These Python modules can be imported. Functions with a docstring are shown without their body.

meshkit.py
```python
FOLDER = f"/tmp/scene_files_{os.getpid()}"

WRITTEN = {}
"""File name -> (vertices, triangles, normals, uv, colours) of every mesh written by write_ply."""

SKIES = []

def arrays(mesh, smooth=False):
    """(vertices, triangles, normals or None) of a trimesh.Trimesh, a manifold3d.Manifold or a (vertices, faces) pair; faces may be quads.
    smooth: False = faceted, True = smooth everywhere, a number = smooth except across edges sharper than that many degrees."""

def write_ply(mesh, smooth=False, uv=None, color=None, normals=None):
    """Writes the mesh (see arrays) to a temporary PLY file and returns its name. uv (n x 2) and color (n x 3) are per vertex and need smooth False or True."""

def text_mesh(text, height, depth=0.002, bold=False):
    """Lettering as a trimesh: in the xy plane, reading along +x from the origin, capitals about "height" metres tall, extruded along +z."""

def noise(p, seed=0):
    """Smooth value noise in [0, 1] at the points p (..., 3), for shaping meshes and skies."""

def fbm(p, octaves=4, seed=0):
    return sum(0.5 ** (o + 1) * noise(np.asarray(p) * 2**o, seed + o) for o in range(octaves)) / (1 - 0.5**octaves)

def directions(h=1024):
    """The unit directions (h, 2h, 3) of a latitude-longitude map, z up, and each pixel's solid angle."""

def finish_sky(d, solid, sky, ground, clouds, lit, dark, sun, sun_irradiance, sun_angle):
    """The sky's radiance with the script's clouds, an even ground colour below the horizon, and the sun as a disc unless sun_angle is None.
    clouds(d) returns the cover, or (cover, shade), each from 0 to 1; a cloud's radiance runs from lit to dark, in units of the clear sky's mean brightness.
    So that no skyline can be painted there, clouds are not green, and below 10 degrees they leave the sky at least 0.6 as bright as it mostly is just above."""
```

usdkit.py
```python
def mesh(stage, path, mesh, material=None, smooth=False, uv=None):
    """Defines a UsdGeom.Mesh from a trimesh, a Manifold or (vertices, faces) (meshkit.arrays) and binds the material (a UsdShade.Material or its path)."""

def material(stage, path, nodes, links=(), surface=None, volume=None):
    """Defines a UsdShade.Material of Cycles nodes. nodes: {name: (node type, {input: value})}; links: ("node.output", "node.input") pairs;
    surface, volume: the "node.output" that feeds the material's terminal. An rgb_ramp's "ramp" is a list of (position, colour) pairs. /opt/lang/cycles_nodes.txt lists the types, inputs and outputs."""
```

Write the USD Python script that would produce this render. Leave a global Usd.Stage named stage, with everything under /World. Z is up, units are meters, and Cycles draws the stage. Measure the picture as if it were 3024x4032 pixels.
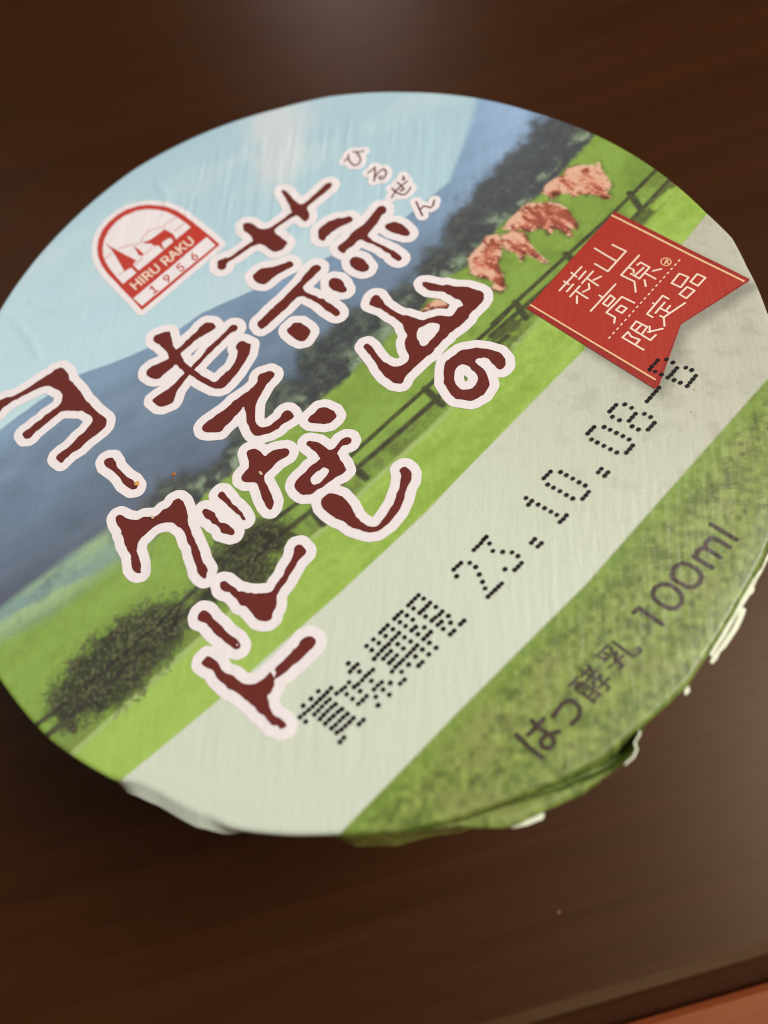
import math, random
import numpy as np, trimesh, usdkit
from meshkit import fbm, noise, text_mesh
from pxr import Usd, UsdGeom, UsdLux, UsdShade, Gf, Sdf, Vt
from shapely.geometry import Polygon, LineString, Point, MultiPolygon
from shapely.ops import unary_union
from shapely import affinity, contains_xy

stage = Usd.Stage.CreateInMemory()
UsdGeom.SetStageUpAxis(stage, 'Z')
UsdGeom.SetStageMetersPerUnit(stage, 1.0)
UsdGeom.Xform.Define(stage, '/World')
UsdGeom.Scope.Define(stage, '/World/Looks')
MM = 0.001
LID_Z = 40.0            # height of the lid above the table, mm

# ---------------------------------------------------------------- camera
RIGHT = np.array([0.99035504, 0.05700196, -0.12628406])
DOWN = np.array([0.0, -0.9114506, -0.41140954])
AXIS = np.array([-0.13855283, 0.40744151, -0.9026597])
EYE = np.array([12.80009688, -36.86829656, 54.37800766 + LID_Z])
cam = UsdGeom.Camera.Define(stage, '/World/camera')
cam.CreateHorizontalApertureAttr(24.0)
cam.CreateFocalLengthAttr(24.0 * 3028 / 3024)
cam.CreateClippingRangeAttr(Gf.Vec2f(0.004, 20.0))
FOCUS = np.array([0.0, -5.0, LID_Z])
cam.CreateFocusDistanceAttr(float(np.dot(FOCUS - EYE, AXIS)) * MM)
cam.CreateFStopAttr(13.5)
cam.CreateExposureAttr(0.0)
m4 = Gf.Matrix4d(*RIGHT, 0, *(-DOWN), 0, *(-AXIS), 0, *(EYE * MM), 1)
UsdGeom.Xformable(cam).AddTransformOp().Set(m4)

# ---------------------------------------------------------------- lamps
def rect_light(name, pos, target, w, h, power, color):
    l = UsdLux.RectLight.Define(stage, '/World/' + name)
    l.CreateWidthAttr(w); l.CreateHeightAttr(h)
    l.CreateIntensityAttr(power); l.CreateColorAttr(Gf.Vec3f(*color))
    p, t = np.array(pos, float), np.array(target, float)
    z = (p - t) / np.linalg.norm(p - t)
    x = np.cross([0, 0, 1.0], z); x /= np.linalg.norm(x)
    y = np.cross(z, x)
    UsdGeom.Xformable(l).AddTransformOp().Set(Gf.Matrix4d(*x, 0, *y, 0, *z, 0, *p, 1))
    return l

def sph(az, el, d):     # azimuth clockwise from +y, elevation, in degrees
    a, e = math.radians(az), math.radians(el)
    return (d * math.sin(a) * math.cos(e), d * math.cos(a) * math.cos(e), d * math.sin(e))

rect_light('window_light', sph(-10, 22, 1.3), (0, 0, 0.03), 0.16, 0.42, 3.8, (1.0, 0.97, 0.92))
rect_light('window_light_wide', sph(-60, 48, 1.5), (0, 0, 0.03), 0.9, 0.7, 0.8, (0.93, 0.97, 1.0))
rect_light('ceiling_lamp', sph(78, 56, 1.1), (0, 0, 0.03), 0.50, 0.50, 16.0, (1.0, 0.945, 0.865))
rect_light('added_fill_light', sph(136, 60, 1.3), (0, 0, 0.0), 0.45, 0.40, 4.0, (1.0, 0.93, 0.84))  # unseen fill lamp, added to brighten the table's bevelled edge

TITLE = [[[(-785,2251),(-754,2269),(-720,2237),(-590,2068),(-528,2067),(-400,2240),(-326,2331),(-284,2328),(-263,2293),(-278,2261),(-485,2042),(-499,2007),(-484,1967),(-461,1930),(-466,1868),(-498,1830),(-533,1861),(-572,1916),(-616,1923),(-790,1763),(-777,1706),(-723,1654),(-638,1589),(-656,1544),(-691,1495),(-749,1468),(-799,1493),(-854,1556),(-919,1589),(-970,1564),(-1100,1461),(-1160,1405),(-1203,1374),(-1214,1308),(-1256,1273),(-1296,1312),(-1318,1364),(-1298,1413),(-1245,1427),(-1204,1425),(-1132,1497),(-998,1617),(-987,1642),(-1014,1687),(-1092,1753),(-1121,1799),(-1116,1852),(-1073,1870),(-1020,1842),(-942,1773),(-879,1762),(-833,1780),(-647,1952),(-652,1997),(-681,2071),(-757,2194)],[]],[[(-937,1201),(-909,1249),(-853,1279),(-722,1296),(-621,1344),(-581,1346),(-555,1317),(-567,1279),(-636,1245),(-744,1150),(-790,1095),(-843,1093),(-892,1117),(-923,1151)],[]],[[(-365,1296),(-325,1299),(-290,1272),(-293,1231),(-362,1138),(-421,1076),(-438,1045),(-419,988),(-344,945),(-222,884),(-140,818),(-72,753),(-64,707),(-92,689),(-125,712),(-206,774),(-297,864),(-433,933),(-471,927),(-506,898),(-573,799),(-652,702),(-754,591),(-778,576),(-817,616),(-821,663),(-791,684),(-704,813),(-635,888),(-544,1011),(-488,1088),(-455,1151)],[]],[[(-208,1081),(-186,1123),(-141,1131),(-88,1107),(-52,1057),(-17,976),(-37,950),(-95,964),(-168,992)],[]],[[(-543,562),(-506,596),(-491,633),(-453,639),(-401,629),(-325,558),(-316,513),(-339,446),(-386,421),(-420,442),(-508,505)],[]],[[(-360,1739),(-322,1763),(-254,1827),(-176,1866),(-135,1854),(-70,1879),(-35,1856),(-28,1815),(-63,1788),(-160,1743),(-252,1655),(-279,1588),(-309,1582),(-343,1626),(-359,1679)],[]],[[(186,1945),(210,1987),(257,1984),(290,1937),(282,1894),(244,1871),(222,1794),(157,1679),(123,1622),(157,1569),(259,1504),(366,1431),(460,1351),(462,1310),(431,1291),(377,1348),(289,1435),(140,1536),(72,1574),(33,1560),(-2,1503),(-58,1465),(-87,1417),(-114,1427),(-160,1483),(-141,1520),(-86,1567),(-44,1624),(-21,1674),(60,1745),(127,1827)],[]],[[(269,1731),(329,1761),(374,1779),(441,1745),(496,1682),(534,1620),(500,1585),(415,1614),(328,1659)],[]],[[(-30,1326),(2,1367),(53,1370),(101,1340),(137,1288),(171,1254),(161,1214),(118,1181),(72,1200),(11,1239),(-22,1289)],[]],[[(651,1018),(675,1039),(713,1037),(762,1018),(840,990),(897,999),(945,973),(993,964),(1040,971),(1088,959),(1135,927),(1196,906),(1217,852),(1211,811),(1174,754),(1119,692),(1082,630),(1027,563),(973,508),(927,465),(856,377),(794,290),(696,194),(626,113),(582,66),(552,23),(541,-36),(505,-48),(449,-22),(381,39),(310,140),(247,253),(181,323),(170,357),(187,385),(219,389),(270,331),(293,274),(354,194),(422,136),(505,134),(559,170),(582,230),(558,281),(537,349),(534,406),(555,456),(520,515),(512,573),(472,621),(423,653),(372,708),(302,758),(192,805),(186,823),(211,895),(253,917),(289,897),(327,817),(408,742),(488,685),(565,664),(642,626),(699,617),(755,638),(820,659),(848,657),(896,644),(942,653),(969,693),(987,739),(1029,749),(1032,772),(1009,820),(957,846),(899,885),(861,917),(774,927),(716,942)],[[(637,510),(692,554),(747,581),(804,578),(842,554),(825,491),(780,425),(736,353),(700,336),(662,362),(639,430)]]],[[(880,144),(915,197),(987,250),(1050,292),(1131,302),(1222,295),(1303,272),(1366,237),(1401,181),(1401,132),(1369,80),(1330,86),(1290,131),(1254,186),(1213,204),(1168,200),(1139,173),(1169,129),(1223,79),(1250,3),(1267,-61),(1250,-124),(1206,-175),(1145,-220),(1092,-226),(1031,-207),(977,-190),(922,-126),(885,-40),(873,57)],[[(968,60),(998,118),(1034,139),(1088,115),(1134,71),(1170,5),(1161,-58),(1109,-120),(1034,-120),(993,-75),(966,-10)]]],[[(-1387,573),(-1447,504),(-1512,412),(-1538,376),(-1548,384),(-1596,450),(-1619,523),(-1633,574),(-1676,582),(-1735,563),(-1782,541),(-1795,499),(-1761,456),(-1700,430),(-1637,369),(-1594,298),(-1610,275),(-1693,231),(-1758,199),(-1790,153),(-1771,107),(-1703,65),(-1662,64),(-1611,114),(-1553,181),(-1527,227),(-1482,178),(-1425,137),(-1421,134),(-1462,64),(-1535,-29),(-1595,-84),(-1649,-116),(-1676,-154),(-1645,-188),(-1583,-227),(-1513,-207),(-1469,-181),(-1471,-115),(-1453,-48),(-1416,29),(-1374,104),(-1369,101),(-1303,59),(-1192,-16),(-1108,-52),(-1059,-56),(-1014,-27),(-975,39),(-936,105),(-883,216),(-854,296),(-845,376),(-855,417),(-897,436),(-935,459),(-963,444),(-990,405),(-960,316),(-965,242),(-995,175),(-1044,108),(-1102,37),(-1137,10),(-1203,57),(-1280,104),(-1337,151),(-1343,155),(-1323,185),(-1249,286),(-1192,365),(-1134,445),(-1077,537),(-1010,564),(-996,605),(-1020,636),(-1066,638),(-1111,562),(-1169,482),(-1254,379),(-1293,311),(-1333,243),(-1381,185),(-1383,187),(-1442,235),(-1484,305),(-1494,332),(-1491,346),(-1406,443),(-1328,523),(-1243,568),(-1213,602),(-1216,644),(-1259,670),(-1321,673),(-1355,632)],[]],[[(-744,68),(-711,98),(-647,130),(-601,106),(-587,72),(-616,29),(-649,-14),(-671,-69),(-700,-144),(-718,-187),(-723,-262),(-718,-337),(-700,-401),(-652,-449),(-605,-450),(-545,-404),(-503,-363),(-473,-300),(-429,-277),(-394,-301),(-376,-339),(-391,-365),(-460,-416),(-517,-482),(-606,-517),(-673,-537),(-725,-500),(-757,-431),(-782,-389),(-798,-304),(-827,-228),(-861,-292),(-916,-376),(-964,-438),(-986,-480),(-1022,-495),(-1127,-488),(-1164,-466),(-1170,-429),(-1117,-372),(-1067,-319),(-998,-273),(-941,-204),(-873,-140),(-813,-87),(-763,-28),(-735,21)],[]],[[(-250,-372),(-238,-337),(-202,-319),(-175,-272),(-134,-261),(-91,-267),(-47,-293),(-6,-341),(-14,-371),(-47,-412),(-88,-423),(-151,-414),(-214,-412),(-248,-396)],[]],[[(-737,-700),(-733,-671),(-698,-656),(-666,-654),(-632,-672),(-606,-713),(-573,-727),(-556,-696),(-492,-657),(-451,-655),(-399,-649),(-370,-681),(-381,-722),(-430,-750),(-477,-789),(-521,-851),(-567,-901),(-557,-941),(-523,-1008),(-470,-1107),(-453,-1151),(-459,-1199),(-477,-1216),(-511,-1188),(-549,-1129),(-578,-1063),(-608,-985),(-630,-963),(-704,-968),(-747,-951),(-762,-917),(-742,-878),(-696,-827),(-714,-769)],[]],[[(-243,-602),(-224,-582),(-177,-586),(-123,-604),(-67,-651),(-24,-674),(14,-640),(42,-606),(55,-572),(99,-547),(136,-561),(143,-590),(124,-613),(76,-641),(18,-692),(47,-732),(66,-778),(117,-851),(105,-890),(56,-906),(0,-955),(-75,-1016),(-131,-1064),(-179,-1084),(-230,-1080),(-286,-1031),(-302,-987),(-294,-954),(-230,-876),(-175,-815),(-108,-764),(-105,-742),(-145,-701),(-213,-643)],[[(-178,-943),(-147,-893),(-100,-849),(-61,-838),(-27,-855),(-35,-900),(-71,-949),(-118,-988),(-164,-982)]]],[[(-65,-1119),(-39,-1081),(10,-1067),(60,-1071),(112,-1103),(166,-1162),(201,-1226),(255,-1300),(316,-1347),(366,-1362),(404,-1352),(456,-1268),(501,-1195),(535,-1110),(538,-1067),(560,-1024),(562,-959),(569,-904),(544,-866),(571,-836),(610,-836),(647,-883),(654,-927),(641,-970),(609,-1035),(602,-1121),(569,-1205),(525,-1279),(480,-1341),(416,-1393),(359,-1412),(301,-1404),(236,-1378),(182,-1363),(149,-1321),(78,-1290),(6,-1253),(-48,-1205),(-66,-1162)],[]],[[(-3242,-219),(-3235,-180),(-3166,-138),(-3135,-119),(-3080,-91),(-3026,-87),(-2974,-49),(-2905,-2),(-2848,56),(-2795,94),(-2768,128),(-2704,161),(-2678,201),(-2629,221),(-2589,208),(-2548,167),(-2506,86),(-2425,5),(-2344,-75),(-2298,-144),(-2241,-183),(-2172,-261),(-2056,-338),(-2046,-403),(-2091,-467),(-2147,-521),(-2216,-593),(-2248,-638),(-2307,-673),(-2337,-727),(-2369,-769),(-2405,-762),(-2439,-726),(-2446,-699),(-2426,-676),(-2367,-636),(-2328,-587),(-2312,-546),(-2280,-501),(-2235,-474),(-2213,-419),(-2189,-354),(-2203,-312),(-2263,-278),(-2313,-248),(-2364,-252),(-2489,-240),(-2556,-291),(-2594,-346),(-2656,-411),(-2709,-475),(-2732,-521),(-2766,-525),(-2807,-502),(-2819,-474),(-2798,-437),(-2754,-405),(-2729,-367),(-2669,-326),(-2647,-274),(-2594,-242),(-2544,-195),(-2525,-129),(-2549,-50),(-2627,-4),(-2706,27),(-2773,9),(-2859,-43),(-2936,-90),(-3022,-136),(-3069,-193),(-3100,-241),(-3138,-298),(-3189,-306),(-3228,-267)],[]],[[(-1990,-766),(-1985,-739),(-1952,-722),(-1915,-736),(-1883,-771),(-1856,-820),(-1796,-873),(-1737,-921),(-1692,-938),(-1662,-969),(-1639,-1003),(-1651,-1024),(-1683,-1027),(-1738,-994),(-1788,-951),(-1831,-899),(-1881,-859),(-1938,-824),(-1973,-797)],[]],[[(-1776,-1294),(-1769,-1269),(-1752,-1257),(-1722,-1263),(-1687,-1281),(-1639,-1298),(-1583,-1302),(-1532,-1277),(-1502,-1271),(-1446,-1273),(-1411,-1252),(-1379,-1211),(-1342,-1195),(-1306,-1153),(-1310,-1133),(-1282,-1114),(-1229,-1123),(-1204,-1149),(-1187,-1207),(-1161,-1264),(-1143,-1329),(-1117,-1370),(-1092,-1425),(-1060,-1481),(-1028,-1536),(-995,-1598),(-970,-1660),(-938,-1694),(-920,-1736),(-913,-1781),(-928,-1802),(-960,-1793),(-995,-1759),(-1006,-1714),(-1031,-1668),(-1066,-1606),(-1079,-1552),(-1116,-1509),(-1151,-1442),(-1174,-1394),(-1228,-1354),(-1284,-1321),(-1327,-1322),(-1380,-1334),(-1429,-1362),(-1469,-1403),(-1513,-1459),(-1534,-1507),(-1540,-1539),(-1525,-1594),(-1496,-1641),(-1474,-1695),(-1462,-1757),(-1482,-1770),(-1516,-1758),(-1543,-1719),(-1567,-1657),(-1576,-1611),(-1617,-1563),(-1648,-1524),(-1653,-1492),(-1686,-1436),(-1704,-1388),(-1753,-1343)],[]],[[(-938,-1088),(-928,-1063),(-903,-1051),(-878,-1061),(-840,-1109),(-785,-1166),(-716,-1224),(-669,-1288),(-674,-1306),(-698,-1296),(-742,-1256),(-795,-1207),(-856,-1154),(-908,-1117)],[]],[[(-1050,-1233),(-1035,-1206),(-1004,-1201),(-975,-1215),(-941,-1232),(-912,-1272),(-886,-1321),(-831,-1327),(-790,-1345),(-745,-1396),(-742,-1424),(-759,-1433),(-795,-1420),(-849,-1412),(-872,-1385),(-902,-1341),(-945,-1333),(-965,-1305),(-1016,-1276)],[]],[[(-802,-1848),(-791,-1822),(-757,-1810),(-720,-1851),(-669,-1874),(-649,-1905),(-603,-1904),(-562,-1921),(-540,-1911),(-507,-1925),(-479,-1910),(-409,-1913),(-366,-1889),(-356,-1846),(-337,-1806),(-300,-1758),(-297,-1718),(-271,-1670),(-249,-1621),(-239,-1573),(-242,-1536),(-222,-1513),(-187,-1515),(-144,-1552),(-147,-1596),(-187,-1629),(-212,-1677),(-230,-1726),(-257,-1766),(-267,-1813),(-301,-1853),(-321,-1908),(-338,-1939),(-324,-2016),(-356,-2070),(-361,-2116),(-389,-2135),(-428,-2132),(-475,-2118),(-528,-2058),(-564,-2020),(-612,-2010),(-647,-1975),(-684,-1937),(-715,-1910),(-746,-1913),(-785,-1883)],[]],[[(-939,-2120),(-937,-2085),(-914,-2058),(-884,-2055),(-841,-2080),(-803,-2125),(-751,-2162),(-697,-2221),(-639,-2254),(-589,-2286),(-566,-2315),(-570,-2337),(-595,-2351),(-627,-2339),(-693,-2296),(-769,-2249),(-822,-2201),(-859,-2160),(-900,-2150),(-929,-2139)],[[(-604,-2318),(-601,-2306),(-590,-2304),(-587,-2313),(-595,-2323)]]],[[(-291,-2486),(-242,-2438),(-189,-2379),(-130,-2312),(-119,-2275),(-85,-2248),(-49,-2236),(-11,-2254),(8,-2279),(-6,-2309),(-58,-2368),(-98,-2413),(-165,-2472),(-217,-2524),(-271,-2561),(-281,-2552),(-271,-2518),(-285,-2504)],[]],[[(-852,-2448),(-837,-2425),(-810,-2402),(-756,-2430),(-713,-2466),(-675,-2523),(-598,-2542),(-547,-2583),(-500,-2607),(-427,-2604),(-373,-2571),(-334,-2527),(-315,-2505),(-297,-2533),(-281,-2552),(-269,-2553),(-278,-2568),(-276,-2610),(-297,-2653),(-315,-2681),(-302,-2730),(-282,-2777),(-255,-2817),(-203,-2836),(-155,-2881),(-160,-2902),(-204,-2918),(-219,-2887),(-254,-2892),(-293,-2860),(-327,-2820),(-388,-2795),(-406,-2768),(-461,-2735),(-518,-2688),(-566,-2662),(-628,-2642),(-671,-2601),(-730,-2553),(-759,-2510),(-796,-2490),(-841,-2469)],[]]]
FURI = [[[(-170,2606),(-145,2642),(-137,2701)],[(-134,2646),(-117,2597),(-86,2556),(-50,2542),(-20,2565),(-9,2616),(-32,2675),(-55,2710)],[(-94,2738),(-46,2722),(13,2733)]],[[(79,2430),(111,2465),(139,2507),(146,2425),(144,2319)],[(150,2369),(187,2444),(227,2471),(257,2438),(256,2379),(231,2337),(197,2342),(192,2366),(219,2374)]],[[(427,2355),(438,2327),(422,2310),(445,2313)],[(377,2276),(423,2220),(445,2182),(419,2164),(408,2178)],[(467,2284),(416,2229),(365,2170),(329,2088)],[(326,2205),(373,2147),(421,2114),(455,2114),(486,2152),(509,2199)]],[[(568,2013),(601,1923),(634,1834)],[(615,1917),(643,1953),(676,1945),(706,1928),(731,1952),(742,2017)]]]
EMB = {'red':[(-1962,845),(-2082,975),(-2178,1070),(-2287,1185),(-2409,1310),(-2493,1419),(-2553,1529),(-2586,1638),(-2597,1748),(-2583,1868),(-2535,1976),(-2462,2061),(-2369,2133),(-2267,2165),(-2161,2172),(-2051,2157),(-1947,2127),(-1850,2078),(-1749,2004),(-1645,1909),(-1543,1815),(-1443,1722),(-1322,1600)],'pic':[(-2218,1164),(-2290,1241),(-2394,1361),(-2456,1449),(-2502,1536),(-2527,1635),(-2534,1743),(-2510,1863),(-2452,1970),(-2378,2043),(-2272,2098),(-2149,2111),(-2030,2095),(-1925,2054),(-1825,1991),(-1733,1915),(-1649,1840)],'year':[(-2076,985),(-1971,891),(-1359,1592),(-1465,1702)],'shapes':[[(-2504,1687),(-2454,1641),(-2142,1446),(-2167,1395),(-2080,1307),(-2099,1293),(-2173,1364),(-2235,1326),(-2355,1506),(-2429,1607)],[(-2191,1624),(-2134,1578),(-2085,1527),(-2085,1506),(-2121,1514),(-2158,1569)],[(-2113,1673),(-2051,1693),(-1977,1762),(-1919,1829),(-1819,1757),(-1783,1701),(-1780,1658),(-1798,1664),(-1825,1714),(-1871,1706),(-1916,1666),(-1913,1629),(-1879,1584),(-1890,1572),(-1938,1625),(-1986,1625),(-2027,1657),(-2071,1660)]],'lines':[[(-2472,1481),(-2423,1558)],[(-2359,1608),(-2295,1640),(-2199,1644),(-2135,1675),(-2124,1750),(-2076,1823),(-2011,1851),(-1938,1857),(-1910,1922),(-1819,1979)],[(-1814,1800),(-1769,1841),(-1729,1887)],[(-2097,1502),(-2047,1536),(-2001,1613)],[(-2289,1277),(-2223,1331)],[(-2161,1369),(-2078,1469)]],'hiru':[(-2069,1077),(-1566,1639),(-2156,1162)],'yr':[(-1893,1083),(-1780,1204),(-1668,1333),(-1554,1462)],'yrd':[(-1909,1039),(-1487,1518),(-1975,1118)]}
RIBBON = {'out':[(1586,701),(2388,1754),(3428,920),(3418,899),(2836,484),(2605,-124),(2575,-141)],'s1':[(2354,1716),(3388,895)],'s2':[(1610,737),(2590,-64)],'strokes':[[(2340,1366),(2451,1285),(2283,1068),(2178,1158)],[(2188,1333),(2356,1182)],[(2063,1131),(1864,877)],[(1974,1069),(2015,1021)],[(1907,976),(1945,943)],[(2096,1078),(2033,995)],[(1984,941),(1926,864)],[(2158,1075),(2058,948)],[(2108,996),(2193,915)],[(2225,1015),(2157,978)],[(2116,940),(2117,884)],[(2117,884),(2062,852)],[(2038,918),(1951,808)],[(2004,865),(2097,781)],[(2010,810),(2006,733)],[(2339,923),(2117,647)],[(2197,810),(2219,788)],[(2290,806),(2324,770),(2260,689),(2222,720),(2290,806)],[(2481,716),(2384,786),(2245,624),(2313,571),(2302,514)],[(2370,694),(2415,663),(2373,614),(2326,648),(2370,694)],[(2559,1232),(2392,1021),(2498,945),(2501,833)],[(2534,1125),(2567,1152),(2636,1094),(2542,974),(2474,1032)],[(2467,1098),(2500,1078),(2500,1040)],[(2586,1092),(2515,1019)],[(2596,1030),(2675,965)],[(2661,1052),(2733,1071)],[(2583,955),(2589,890)],[(2762,1122),(2784,1172),(2799,1159),(2779,1142),(2801,1122)],[(2876,1012),(2947,968),(2873,863),(2802,911),(2876,1012)],[(3021,999),(3084,956),(3012,871),(2957,918),(3021,999)],[(2925,865),(2981,823),(2906,744),(2855,790),(2925,865)],[(2762,746),(2719,782),(2575,595),(2618,560)],[(2634,708),(2648,688)],[(2728,709),(2644,602)],[(2682,653),(2759,597)],[(2769,673),(2736,629)],[(2892,696),(2743,583),(2707,554),(2705,466)],[(2679,572),(2708,551)],[(2409,417),(2359,363),(2519,232)],[(2409,417),(2430,369),(2497,334),(2458,285)],[(2432,454),(2483,523),(2566,462),(2520,394)],[(2516,479),(2471,429)],[(2432,454),(2581,326),(2629,378)],[(2585,466),(2584,408)],[(2568,409),(2689,439)]],'reg':(2778,1147),'dash':[(2898,1168),(2231,335)]}
DATE = [[(745,-1911),(720,-1937),(696,-1964),(674,-1989),(785,-1937),(832,-1968),(810,-1995),(785,-2022),(760,-2045),(713,-2013),(804,-2072),(877,-1998),(925,-2032),(904,-2057),(875,-2079),(851,-2102),(970,-2065),(987,-2115),(921,-2110),(895,-2133),(936,-2162),(1014,-2175),(987,-2201),(1084,-2099),(1059,-2124),(625,-2041),(599,-2066),(576,-2093),(666,-2067),(711,-2098),(617,-2119),(660,-2148),(734,-2153),(706,-2178),(753,-2206),(798,-2155),(845,-2188),(821,-2214),(796,-2241),(838,-2268),(888,-2303),(837,-2352)],[(527,-2145),(501,-2173),(477,-2199),(568,-2173),(613,-2201),(589,-2230),(565,-2253),(543,-2285),(518,-2225),(517,-2307),(495,-2333),(469,-2363),(444,-2394),(429,-2252),(470,-2278),(381,-2302),(422,-2331),(656,-2232),(702,-2261),(609,-2283),(652,-2314),(750,-2289),(726,-2317),(702,-2344),(680,-2370),(652,-2398),(628,-2423),(602,-2449),(579,-2483),(561,-2336),(535,-2363),(511,-2392),(606,-2366),(580,-2396),(556,-2421),(790,-2318),(742,-2370),(695,-2430),(646,-2483),(792,-2409),(767,-2435)],[(256,-2433),(323,-2439),(298,-2463),(274,-2492),(342,-2490),(438,-2475),(413,-2499),(388,-2522),(366,-2551),(339,-2580),(312,-2601),(433,-2554),(508,-2562),(481,-2585),(456,-2614),(570,-2565),(521,-2614),(568,-2648),(472,-2666),(492,-2724),(670,-2539),(641,-2567),(272,-2570),(245,-2606),(220,-2627),(188,-2651),(262,-2654),(306,-2685),(357,-2629),(405,-2663),(379,-2692),(351,-2719)],[(145,-2615),(120,-2645),(97,-2670),(72,-2695),(48,-2722),(23,-2749),(-4,-2774),(-32,-2800),(-61,-2825),(54,-2640),(6,-2695),(-46,-2745),(-17,-2855),(142,-2694),(117,-2718),(90,-2747),(66,-2776),(40,-2803),(186,-2728),(159,-2750),(134,-2777),(108,-2804),(85,-2833),(235,-2760),(208,-2781),(179,-2809),(152,-2835),(126,-2863),(278,-2791),(250,-2815),(226,-2841),(200,-2869),(173,-2893),(322,-2819),(297,-2847),(270,-2874),(243,-2900),(213,-2921),(393,-2829),(365,-2857),(265,-2954),(240,-2984)],[(1003,-1705),(1029,-1678),(1054,-1654),(1025,-1758),(1121,-1651),(1165,-1683),(1192,-1742),(1216,-1799),(1235,-1850),(1257,-1912),(1283,-1886),(1307,-1861),(1333,-1835),(1356,-1811)],[(1151,-1546),(1175,-1520),(1202,-1492),(1222,-1462),(1242,-1440),(1267,-1493),(1292,-1553),(1365,-1560),(1434,-1564),(1477,-1593),(1502,-1648),(1478,-1676),(1453,-1702),(1381,-1698)],[(1579,-1485),(1603,-1456),(1625,-1515),(1651,-1489)],[(1545,-1114),(1588,-1140),(1563,-1170),(1635,-1170),(1683,-1200),(1729,-1230),(1772,-1257),(1819,-1291),(1794,-1315),(1843,-1261)],[(1736,-889),(1709,-918),(1685,-944),(1813,-892),(1856,-919),(1903,-950),(1950,-982),(1994,-1010),(2016,-1064),(1994,-1094),(1969,-1122),(1712,-1000),(1755,-1027),(1803,-1057),(1850,-1090),(1896,-1120)],[(2121,-867),(2097,-896),(2169,-898),(2144,-927)],[(2086,-494),(2061,-522),(2036,-550),(2165,-494),(2209,-520),(2255,-549),(2303,-579),(2348,-610),(2370,-665),(2346,-695),(2320,-726),(2062,-606),(2105,-634),(2153,-664),(2201,-695),(2247,-725)],[(2268,-293),(2242,-322),(2217,-350),(2337,-288),(2387,-322),(2234,-401),(2287,-434),(2412,-378),(2386,-409),(2360,-439),(2481,-379),(2526,-409),(2549,-464),(2524,-494),(2499,-522),(2379,-491),(2425,-521)],[(2612,-138),(2587,-170),(2562,-199),(2536,-232),(2511,-262)],[(2623,125),(2599,95),(2572,65),(2553,35),(2693,132),(2742,101),(2594,16),(2642,-14),(2767,45),(2741,15),(2717,-17),(2690,-42),(2837,48),(2880,23),(2904,-34),(2880,-65),(2856,-95),(2831,-128),(2736,-69),(2781,-95)]]
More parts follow.
